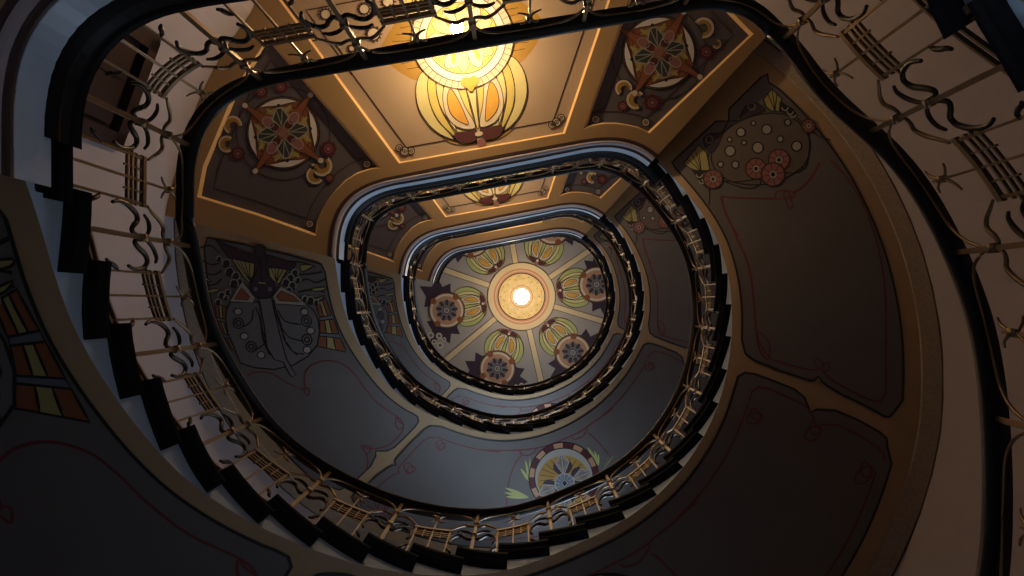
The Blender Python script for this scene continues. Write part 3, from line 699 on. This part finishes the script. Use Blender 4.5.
def emblem(pt):
    zs_ = Z(480, 410, 4.8); c0 = (402, 322)
    def E(p): return zs_([(c0[0]+p[0], c0[1]+p[1])])[0]
    for cx, cy, m, l in ((215,400,'leaf_green',1.6),(225,300,'leaf_green',1.6),(560,215,'leaf_green',1.6),(630,245,'leaf_green',1.6)):
        tip = (235, 420) if cx == 215 else ((240, 345) if cx == 225 else ((570, 265) if cx == 560 else (590, 285)))
        for dx, dy in (((-95,-28),(-98,-5),(-92,15)) if cx == 215 else ((-30,-20),(-8,-60),(14,-75),(32,-50)) if cx == 225 else ((-70,-35),(-45,-38),(-12,-20),(8,-5)) if cx == 560 else ((-6,-40),(12,-28))):
            ex, ey = cx+dx, cy+dy; q = [(tip[0], tip[1]), ((tip[0]+ex)/2+4, (tip[1]+ey)/2-8), (ex, ey), ((tip[0]+ex)/2-4, (tip[1]+ey)/2+8)]
            pt.poly(catmull(zs_(q), 3, True), m, l)
    def cc(r, n=36): return [E(p) for p in circ((0, 0), r, n)]
    pt.poly(cc(168), 'wine', 2); pt.line(cc(168), .010, 'line_black', 2.3, closed=True)
    for a in range(0, 360, 36):
        pt.poly([E((math.cos(math.radians(a+d))*r, math.sin(math.radians(a+d))*r)) for d, r in ((0, 165), (8, 165), (16, 165), (16, 142), (8, 142), (0, 142))], 'salmon', 2.4)
    pt.poly(cc(140), 'dim_white', 2.8); pt.line(cc(140), .010, 'line_black', 3, closed=True)
    pt.poly([E(p) for p in circ((0, 18), 126, 36, 122)], 'ochre_gold', 3.3)
    for i in range(24):
        a = 2*PI*i/24; pt.line([E((50*math.cos(a), 50*math.sin(a)+10)), E((120*math.cos(a), 115*math.sin(a)+18))], .006, 'line_brown', 3.6)
    for a in (-97, 155, -22, 90):
        ca, sa = math.cos(math.radians(a)), math.sin(math.radians(a))
        def K(pts): return [E((x*ca-y*sa+4, x*sa+y*ca+24)) for x, y in pts]
        pt.poly(K(catmull([(30,0),(60,-42),(95,-40),(110,0),(95,40),(60,42)], 3, True)), 'plum', 3.9)
        q = K([(38,0),(95,-32),(132,-6),(132,6),(95,32)]); pt.poly(q, 'slate_fill', 4.3); pt.line(q, .012, 'dim_white', 4.7, closed=True)
        pt.line(K([(38,0),(132,0)]), .008, 'dim_white', 4.7)
        for b in (-14, 14): pt.line(K([(58,0),(92,b*1.6),(120,b*.4)]), .007, 'salmon', 4.7)
    hub = [E((p[0]+4, p[1]+28)) for p in circ((0, 0), 46, 24)]; pt.poly(hub, 'slate_blue', 5); pt.line(hub, .012, 'dim_white', 5.3, closed=True)
    for i in range(12): a = 2*PI*i/12; pt.line([E((4+22*math.cos(a), 28+22*math.sin(a))), E((4+44*math.cos(a), 28+44*math.sin(a)))], .006, 'dim_white', 5.3)
    q = [E((4+x, 28+y)) for x, y in ((0,-17),(14,0),(0,17),(-14,0))]; pt.poly(q, 'line_black', 5.5); pt.line(q, .008, 'dim_white', 5.7, closed=True)
    for pts in ([(0,190),(100,194),(190,192),(240,188),(330,168),(430,128),(500,92),(525,72)], [(190,192),(200,212),(230,218),(262,200),(268,184)], [(200,215),(170,255),(145,320),(132,380),(128,460)], [(440,132),(455,140),(490,128),(512,100),(515,86)], [(520,110),(550,135),(590,180),(625,225)], [(525,72),(580,35),(640,-10)]):
        pt.line(catmull(zs_(pts), 4), .011, 'line_red', 1.4)
def paint_flight(k):
    place, mk, asp = flight_paint(k); t = FL[k]
    def new(src): return Paint(place, mk(src), asp, .11)
    names = (('P1', P1), ('P2', P2), ('P3', P3))
    for nm, poly in names:
        pt = new(1 if nm != 'P3' else 0); q = dom(poly)
        pt.poly(q, 'panel_slate', 0.8, raw=True); pt.line(q, .014, 'line_black', 1.2, raw=True, closed=True)
        if nm == 'P2':
            inner = shift_in(q, -.0) 
            lowp = [(p+(1.8), w) for p, w in rot_end(e3, 228-342.3)]
            pt.line(dom([(p, WI+.075) for p in angs(lowp[0][0]+1, 262, 3)]), .011, 'line_red', 1.4, raw=True)
            pt.line(dom([(p, WO-.055) for p in angs(lowp[-1][0]+1, e2[-1][0]-4, 3)]), .011, 'line_red', 1.4, raw=True)
            pt.line(dom([(p, WI+.075) for p in angs(306, e2[0][0]-3, 3)]), .011, 'line_red', 1.4, raw=True)
            lw = [(p+2.2, WI+.075+(w-WI)*.9) for p, w in rot_end(e3, 228-342.3)]; pt.line(dom(lw), .011, 'line_red', 1.4, raw=True)
            up = [(p-2.2, WI+.075+(w-WI)*.9) for p, w in e2]; pt.line(dom(up), .011, 'line_red', 1.4, raw=True)
            for p_, w_ in ((lw[0][0]+3, WI+.12), (lw[6][0]+1.2, .42), (lw[-1][0]+3, WO-.1), (up[0][0]-3, WI+.12), (up[7][0]-1.2, .46), (up[-1][0]-3, WO-.1)):
                c = dom([(p_, w_)])[0]; pt.line(circ(c, .06, 14, .035, .6), .009, 'line_red', 1.4, raw=True, closed=True); pt.line(circ((c[0]+.03, c[1]), .04, 14, .03, -.6), .009, 'line_red', 1.4, raw=True, closed=True)
        if nm == 'P1':
            for pts in ([(30,215),(60,200),(120,205),(190,245),(250,272)], [(252,268),(248,215),(265,182),(300,162),(345,155),(400,172),(440,208),(480,262),(530,320),(600,368),(622,390),(628,415),(610,445),(575,478),(530,492),(490,492),(466,482),(484,512),(492,545),(480,585)], [(600,372),(598,400),(612,420),(628,405),(612,390),(604,372)], [(470,482),(500,486),(496,510),(484,512)], [(240,262),(266,264),(262,290),(246,276)]):
                pt.line(catmull(zpp(pts), 4), .012, 'line_red', 1.4)
        pn = pt.b.build('painted_panel', t)
        pt = new(0 if nm == 'P3' else 1)
        if nm == 'P1':
            cv = pt.conv
            def squeezed(p):                     # keeps the figure inside the outline, which stands further from the well here
                a, b = cv(p); w = b/1.33; g = math.degrees(a/2.0); q = wi(g)+.008; return (a, (q+(w-WI)*(WO-q)/(WO-WI))*1.33)
            pt.conv = squeezed; figure_left(pt, k); pt.b.build('painted_insect', pn)
        elif nm == 'P2': emblem(pt); pt.b.build('painted_sunflower', pn)
        else: figure_right(pt, k); pt.b.build('painted_flowers', pn)
for k in (0, 1, 2): paint_flight(k)

# ---- the round ceiling
CC = (521.5, 296.5)
def ceil_place(p, d): return (p[0], p[1], CEILZ-d)
def ceil_conv(p): return on_level(p[0], p[1], CEILZ)
pt = Paint(ceil_place, ceil_conv, None, .5)
def cring(r): return [(CC[0]+r*math.cos(2*PI*i/72), CC[1]+r*math.sin(2*PI*i/72)) for i in range(72)]
for r, m, l in ((33.5, 'ceil_rib', 9), (28, 'ceil_pink', 9.6), (26.2, 'ceil_rib', 10), (25.2, 'ceil_pink', 10.4), (23.2, 'ceil_gold', 10.8), (15, 'ceil_rib', 11.4), (14, 'ceil_gold', 11.8), (11.5, 'ceil_pink', 12.4), (10.5, 'ceil_rib', 12.8)):
    pt.poly(cring(r), m, l)
pt.line(cring(33.6), .02, 'line_brown', 8.6, closed=True); pt.line(cring(23.2), .02, 'line_brown', 11.2, closed=True)
for i in range(26):
    a = 2*PI*i/26; r = 19+(1.6 if i % 2 else -1.2); c = (CC[0]+r*math.cos(a), CC[1]+r*math.sin(a)); pt.poly(circ(c, .8, 8, .5, a), 'ochre_gold', 11.4)
ros = pt.b.build('ceiling_rose', ceil)
pt = Paint(ceil_place, ceil_conv, None, .5)
RIBS = [100, 34, -17, -77, -140, 161]
for a in RIBS:
    a = math.radians(a); ca, sa = math.cos(a), -math.sin(a)
    def G(r, o): return (CC[0]+r*ca-o*sa, CC[1]+r*sa+o*ca)
    pt.poly([G(32, -2.9), G(150, -3.6), G(150, 3.6), G(32, 2.9)], 'line_brown', 6); pt.poly([G(32, -2.4), G(150, -3.0), G(150, 3.0), G(32, 2.4)], 'ceil_rib', 7)
pt.b.build('radial_rib', ceil)
for a, a1 in ((190.5, 0), (251.5, 0), (312.5, 0), (9, 0), (66, 0), (131, 0)):
    pt = Paint(ceil_place, ceil_conv, None, .5); th = math.radians(a); ca, sa = math.cos(th), -math.sin(th)
    # local frame: y towards the centre from the wheel
    def T(p, s=.36, r0=76.0): 
        x, y = p; r = r0-y*s; return (CC[0]+r*ca-(x*s)*sa, CC[1]+r*sa+(x*s)*ca)
    # dark foliage
    for s in (-1, 1):
        q = [T((s*x, y)) for x, y in ((20,-60),(48,-50),(80,-62),(72,-30),(92,-8),(66,0),(72,24),(50,20),(30,40),(20,10))]; pt.poly(q, 'plum', 1.5)
    lay_shapes(pt, [(p, {'leaf_pale': 'leaf_green', 'leaf_yellow': 'leaf_pale'}.get(m, m), l, e) for p, m, l, e in beetle_shapes()], lambda p: T((p[0]*.98, p[1]*1.02+3)), .008, 1.2, 2)
    def cc(r): return [T(p) for p in circ((0, 0), r, 36)]
    pt.poly(cc(50), 'rust', 7); pt.line(cc(50), .016, 'line_brown', 7.4, closed=True); pt.poly(cc(46), 'cream', 7.8); pt.poly(cc(40), 'salmon', 8.2)
    for i in range(4): b_ = PI/2*i+PI/4; pt.poly([T(p) for p in circ((45*math.cos(b_), 45*math.sin(b_)), 9, 10)], 'rust', 8.5)
    for i in range(9):
        b_ = 2*PI*i/9+.2; pt.line([T((12*math.cos(b_), 12*math.sin(b_))), T((30*math.cos(b_), 30*math.sin(b_)))], .06, 'plum', 8.6)
        b_ += PI/9; pt.poly([T(p) for p in circ((22*math.cos(b_), 22*math.sin(b_)), 6, 8)], 'slate_fill', 8.5)
    for r, m, l in ((15, 'slate_fill', 8.9), (10, 'line_black', 9.2), (8, 'dim_white', 9.5), (4, 'line_black', 9.8), (2, 'dim_white', 10)): pt.poly(cc(r), m, l)
    for x, y, r in ((-66,-34,9),(-80,-50,7),(-60,-56,9),(-78,-22,6),(-92,-36,9)):
        q = [T(p) for p in circ((x, y), r, 12)]; pt.poly(q, 'cream', 2); pt.poly([T(p) for p in circ((x, y), r*.55, 10)], 'slate_fill', 2.4)
    pt.b.build('painted_emblem', ceil)
# ================================================================== wrought-iron railings
def helix():
    lo, hi = A1-360, 3*360+A1; n = int(hi-lo); us = [lo+i for i in range(n+1)]
    pt = [(P(u, Rin(u)+.04, 0), zp(u)) for u in us]; s = [0.0]
    for (p, _), (q, _) in zip(pt, pt[1:]): s.append(s[-1]+math.hypot(q[0]-p[0], q[1]-p[1]))
    return us, pt, s
HU, HP, HS = helix()
def s_of(u):
    x = u-HU[0]; i = min(int(x), len(HS)-2); return HS[i]+(HS[i+1]-HS[i])*(x-i)
def at(x, y, o=0.0):
    """x metres along the helix, y above the pitch line, o towards the well"""
    x = min(max(x, 0), HS[-1]-1e-6); lo_, hi_ = 0, len(HS)-1
    while hi_-lo_ > 1:
        m = (lo_+hi_)//2
        if HS[m] <= x: lo_ = m
        else: hi_ = m
    f = (x-HS[lo_])/max(1e-9, HS[hi_]-HS[lo_]); u = HU[lo_]+(HU[hi_]-HU[lo_])*f; z = HP[lo_][1]+(HP[hi_][1]-HP[lo_][1])*f
    return Vector(P(u, Rin(u)+.04-o, z+y))
def u_at(x):
    lo_, hi_ = 0, len(HS)-1
    while hi_-lo_ > 1:
        m = (lo_+hi_)//2
        if HS[m] <= x: lo_ = m
        else: hi_ = m
    return HU[lo_]+(x-HS[lo_])/max(1e-9, HS[hi_]-HS[lo_])
POSTS = [s_of(u) for u in (6.8, 26.3, 45.2, 61.5, 77.6, 99.8, 122.2, 139.1, 154.4, 170, 187.4, 203.7, 221.3, 239.2, 258.5, 277.7, 296.5, 315.5, 333.6, 352.9, 371.5)]
while POSTS[0]-.5 > .1: POSTS.insert(0, POSTS[0]-.5)
while POSTS[-1]+.427 < HS[-1]: POSTS.append(POSTS[-1]+.427)
S_A = [(.25,.38),(.275,.43),(.255,.50),(.20,.545),(.14,.54),(.095,.50),(.05,.475),(.02,.50),(.0,.545)]
S_B = [(.0,.56),(.045,.605),(.10,.63),(.16,.635),(.205,.615)]
S_C = [(.305,.285),(.275,.285),(.25,.262),(.238,.24),(.215,.225)]
S_D = [(.29,.655),(.24,.695),(.185,.74),(.125,.762),(.075,.745),(.03,.742),(.0,.775)]
S_E = [(.0,.79),(.03,.86),(.10,.93),(.24,.972),(.5,.984)]
S_F = [(.10,.775),(.055,.79),(.01,.825),(.008,.86),(.05,.90),(.085,.905)]
RAIL_LABEL = {('F', -1): 'nearest wrought-iron railing, climbing beside the bare pinkish wall to the first landing',
  ('L', 0): 'wrought-iron railing of the nearest landing, silhouetted in front of the glowing lamp',
  ('F', 0): 'wrought-iron railing with copper glints standing on the nearest full turn of stairs',
  ('L', 1): 'wrought-iron railing along the lamplit landing, straight and dark above its pale blue edge',
  ('F', 1): 'wrought-iron railing on the middle turn of stairs, between the painted soffits',
  ('L', 2): 'wrought-iron railing of the second landing up, a thin dark line over its blue edge',
  ('F', 2): 'small topmost turn of railing circling the painted ceiling',
  ('L', 3): 'thin railing of the topmost landing, crossing two green beetle paintings'}
def make_railing(kind, k):
    ulo, uhi = (A0+360*k, A1+360*k) if kind == 'L' else (A1+360*k, A0+360+360*k)
    slo, shi = s_of(ulo), min(s_of(uhi), HS[-1]-1e-4)
    t = thing('stair_railing' if kind == 'F' else 'landing_railing', RAIL_LABEL[(kind, k)], 'railing', tuple(at((slo+shi)/2, 0)), 'iron railings round the stairwell')
    far = k >= 2 or (k == 1 and kind == 'F'); sd = 5 if far else 6; sub = 3 if far else 5
    b = MB(); m = int((shi-slo)/.04); sec = [(-.034, 0), (.034, 0), (.040, .012), (.037, .030), (.026, .046), (0, .054), (-.026, .046), (-.037, .030), (-.040, .012)]
    b.prism([[at(slo+(shi-slo)*i/m, RAILH+h, o) for o, h in sec] for i in range(m+1)], 'handrail_wood'); b.build('handrail', t, smooth=True)
    for y in ((.115, .155) if kind == 'F' else (.10,)):
        b = MB(); m = int((shi-slo)/.06); b.prism([[at(slo+(shi-slo)*i/m, y+h, o) for o, h in ((-.007, -.006), (.007, -.006), (.007, .006), (-.007, .006))] for i in range(m+1)], 'iron'); b.build('bottom_rail', t)
    def base(x):
        u = u_at(x); kk = kof(u)
        if onfloor(u) or kk > 2: return 0.0
        N = NR[kk]; H = ZF[kk+1]-ZF[kk]; z = zflight(kk, u); f = (z-ZF[kk])/H; i = max(0, min(N, int((f-.004)/.968*(N-1)+1))); return ZF[kk]+H*i/N-z-(LOW[kk] if i else 0)
    def tang(x):
        s = at(x+.02, 0)-at(x-.02, 0); s.z = 0; return s
    def bar(x, y0, y1, w, name):
        b = MB(); b.bar(at(x, y0), at(x, y1), w, w, 'iron', tang(x)); b.build(name, t)
    def crv(b, x0, U, pts, r, sgn, m='iron'):
        P3 = [at(x0+sgn*x*U, y) for x, y in catmull(pts, sub)]
        b.tube(P3, r, m, sd, lambda f: .6+.4*math.sin(PI*min(1, max(0, f))))
    for i in range(len(POSTS)-1):
        x0, x1 = POSTS[i], POSTS[i+1]
        if not (slo <= x0 < shi): continue
        U = x1-x0; Up = x0-POSTS[i-1] if i else U
        bar(x0, base(x0), RAILH+.004, .017, 'post')
        b = MB()
        for sgn, uu in ((1, U), (-1, Up)):
            for S, r in ((S_A, .0105), (S_B, .009), (S_D, .0085), (S_E, .0055)): crv(b, x0, uu, S, r, sgn, 'iron_dark' if r > .0087 else 'iron')
        for y in (.55, .78):
            b.bar(at(x0, y-.013), at(x0, y+.013), .03, .03, 'iron', tang(x0))
        b.build('scroll_ornament', t, smooth=True)
        for f in (.3, .5, .7):
            x = x0+f*U; bar(x, base(x), {.3: .635, .5: .90, .7: .635}[f], .0085, 'baluster')
        for sgn, f in ((1, 0), (-1, 1)):
            b = MB(); crv(b, x0+f*U, U, S_C, .009, sgn, 'iron_dark'); b.build('leaf_hook', t, smooth=True)
        b = MB()
        for y, hw, r0 in ((.485, .005, .25), (.520, .005, .25), (.555, .005, .27)):
            b.prism([[at(x0+(r0+(1-2*r0)*j/6)*U, y+h, o) for o, h in ((-hw, -hw), (hw, -hw), (hw, hw), (-hw, hw))] for j in range(7)], 'iron')
        b.prism([[at(x0+(.27+.46*j/6)*U, .615+h, o) for o, h in ((-.008, -.013), (.008, -.013), (.008, .013), (-.008, .013))] for j in range(7)], 'iron')
        for f in (.29, .40, .60, .71): b.bar(at(x0+f*U, .462), at(x0+f*U, .62), .007, .007, 'iron', tang(x0+f*U))
        b.build('lattice_ornament', t)
        b = MB(); xm = x0+.5*U
        for sgn in (1, -1): crv(b, xm, U, S_F, .006, sgn)
        b.bar(at(xm, .831), at(xm, .859), .024, .024, 'iron', tang(xm))
        b.build('blossom_ornament', t, smooth=True)
    return t
for key in (('F', -1), ('L', 0), ('F', 0), ('L', 1), ('F', 1), ('L', 2), ('F', 2), ('L', 3)):
    make_railing(*key)
# ================================================================== lamps
def uvsphere(b, c, r, m, n=16, sz=1.0):
    rows = [[(c[0]+r*math.sin(PI*i/8)*math.cos(2*PI*j/n), c[1]+r*math.sin(PI*i/8)*math.sin(2*PI*j/n), c[2]+r*sz*math.cos(PI*i/8)) for j in range(n)] for i in range(9)]
    b.grid(rows, m, closed=True)
def lathe(b, c, prof, m, n=20):
    b.grid([[(c[0]+r*math.cos(2*PI*j/n), c[1]+r*math.sin(2*PI*j/n), c[2]+h) for j in range(n)] for r, h in prof], m, closed=True)
LX, LY = on_level(457, 28, ZL1-.33)
for k, lab in ((1, 'glowing bulb lamp in the round centre of the big painted beetle panel'), (2, 'small landing lamp tucked above the second landing railing, mostly hidden'), (3, 'landing lamp under the topmost landing, mostly hidden by its edge')):
    zc = ZF[k]-LSOFF+RECESS; t = thing('landing_lamp', lab, 'lamp', (LX, LY, zc), 'bulb lamps under the landings')
    b = MB(); lathe(b, (LX, LY, zc), [(.0, -.001), (.055, -.001), (.06, -.012), (.03, -.03), (.018, -.05), (.012, -.06), (.012, -.29), (.026, -.30), (.026, -.33), (.0, -.33)], 'brass'); b.build('lamp_base', t, smooth=True)
    b = MB(); uvsphere(b, (LX, LY, zc-.37), .048, 'bulb', sz=1.15); b.build('bulb', t, smooth=True)
CXm, CYm = on_level(521.5, 296.5, CEILZ-.8)
t = thing('ceiling_lamp', 'round white lamp hanging in the middle of the gilded ceiling rose', 'lamp', (CXm, CYm, CEILZ))
b = MB(); lathe(b, (CXm, CYm, CEILZ), [(.0, -.03), (.09, -.03), (.10, -.05), (.03, -.08), (.015, -.10), (.015, -.66), (.05, -.68), (0, -.69)], 'brass'); b.build('lamp_base', t, smooth=True)
b = MB(); uvsphere(b, (CXm, CYm, CEILZ-.82), .15, 'top_bulb'); b.build('globe', t, smooth=True)
# ================================================================== camera, world, view
cd = bpy.data.cameras.new('camera'); co = bpy.data.objects.new('camera', cd); C.objects.link(co)
cd.sensor_width = 36; cd.lens = 36*FPX/1024; cd.clip_start = .02; cd.clip_end = 100
R = [x_, y_, d_]                       # rows: world axes in camera terms
right = Vector([R[i][0] for i in range(3)]); down = Vector([R[i][1] for i in range(3)]); fwd = Vector([R[i][2] for i in range(3)])
from mathutils import Matrix
M = Matrix(((right.x, -down.x, -fwd.x, 0), (right.y, -down.y, -fwd.y, 0), (right.z, -down.z, -fwd.z, CAMZ), (0, 0, 0, 1)))
co.matrix_world = M
bpy.context.scene.camera = co
w = bpy.data.worlds.new('world'); bpy.context.scene.world = w; w.use_nodes = True
w.node_tree.nodes['Background'].inputs['Color'].default_value = (.35, .5, .8, 1); w.node_tree.nodes['Background'].inputs['Strength'].default_value = .3
sc = bpy.context.scene
sc.view_settings.view_transform = 'Standard'; sc.view_settings.look = 'None'; sc.view_settings.gamma = 1; sc.view_settings.exposure = 0; sc.view_settings.use_curve_mapping = False
sc.cycles.max_bounces = 6; sc.cycles.diffuse_bounces = 4; sc.cycles.use_denoising = True; sc.cycles.sample_clamp_indirect = 4
sc.cycles.caustics_reflective = False; sc.cycles.caustics_refractive = False
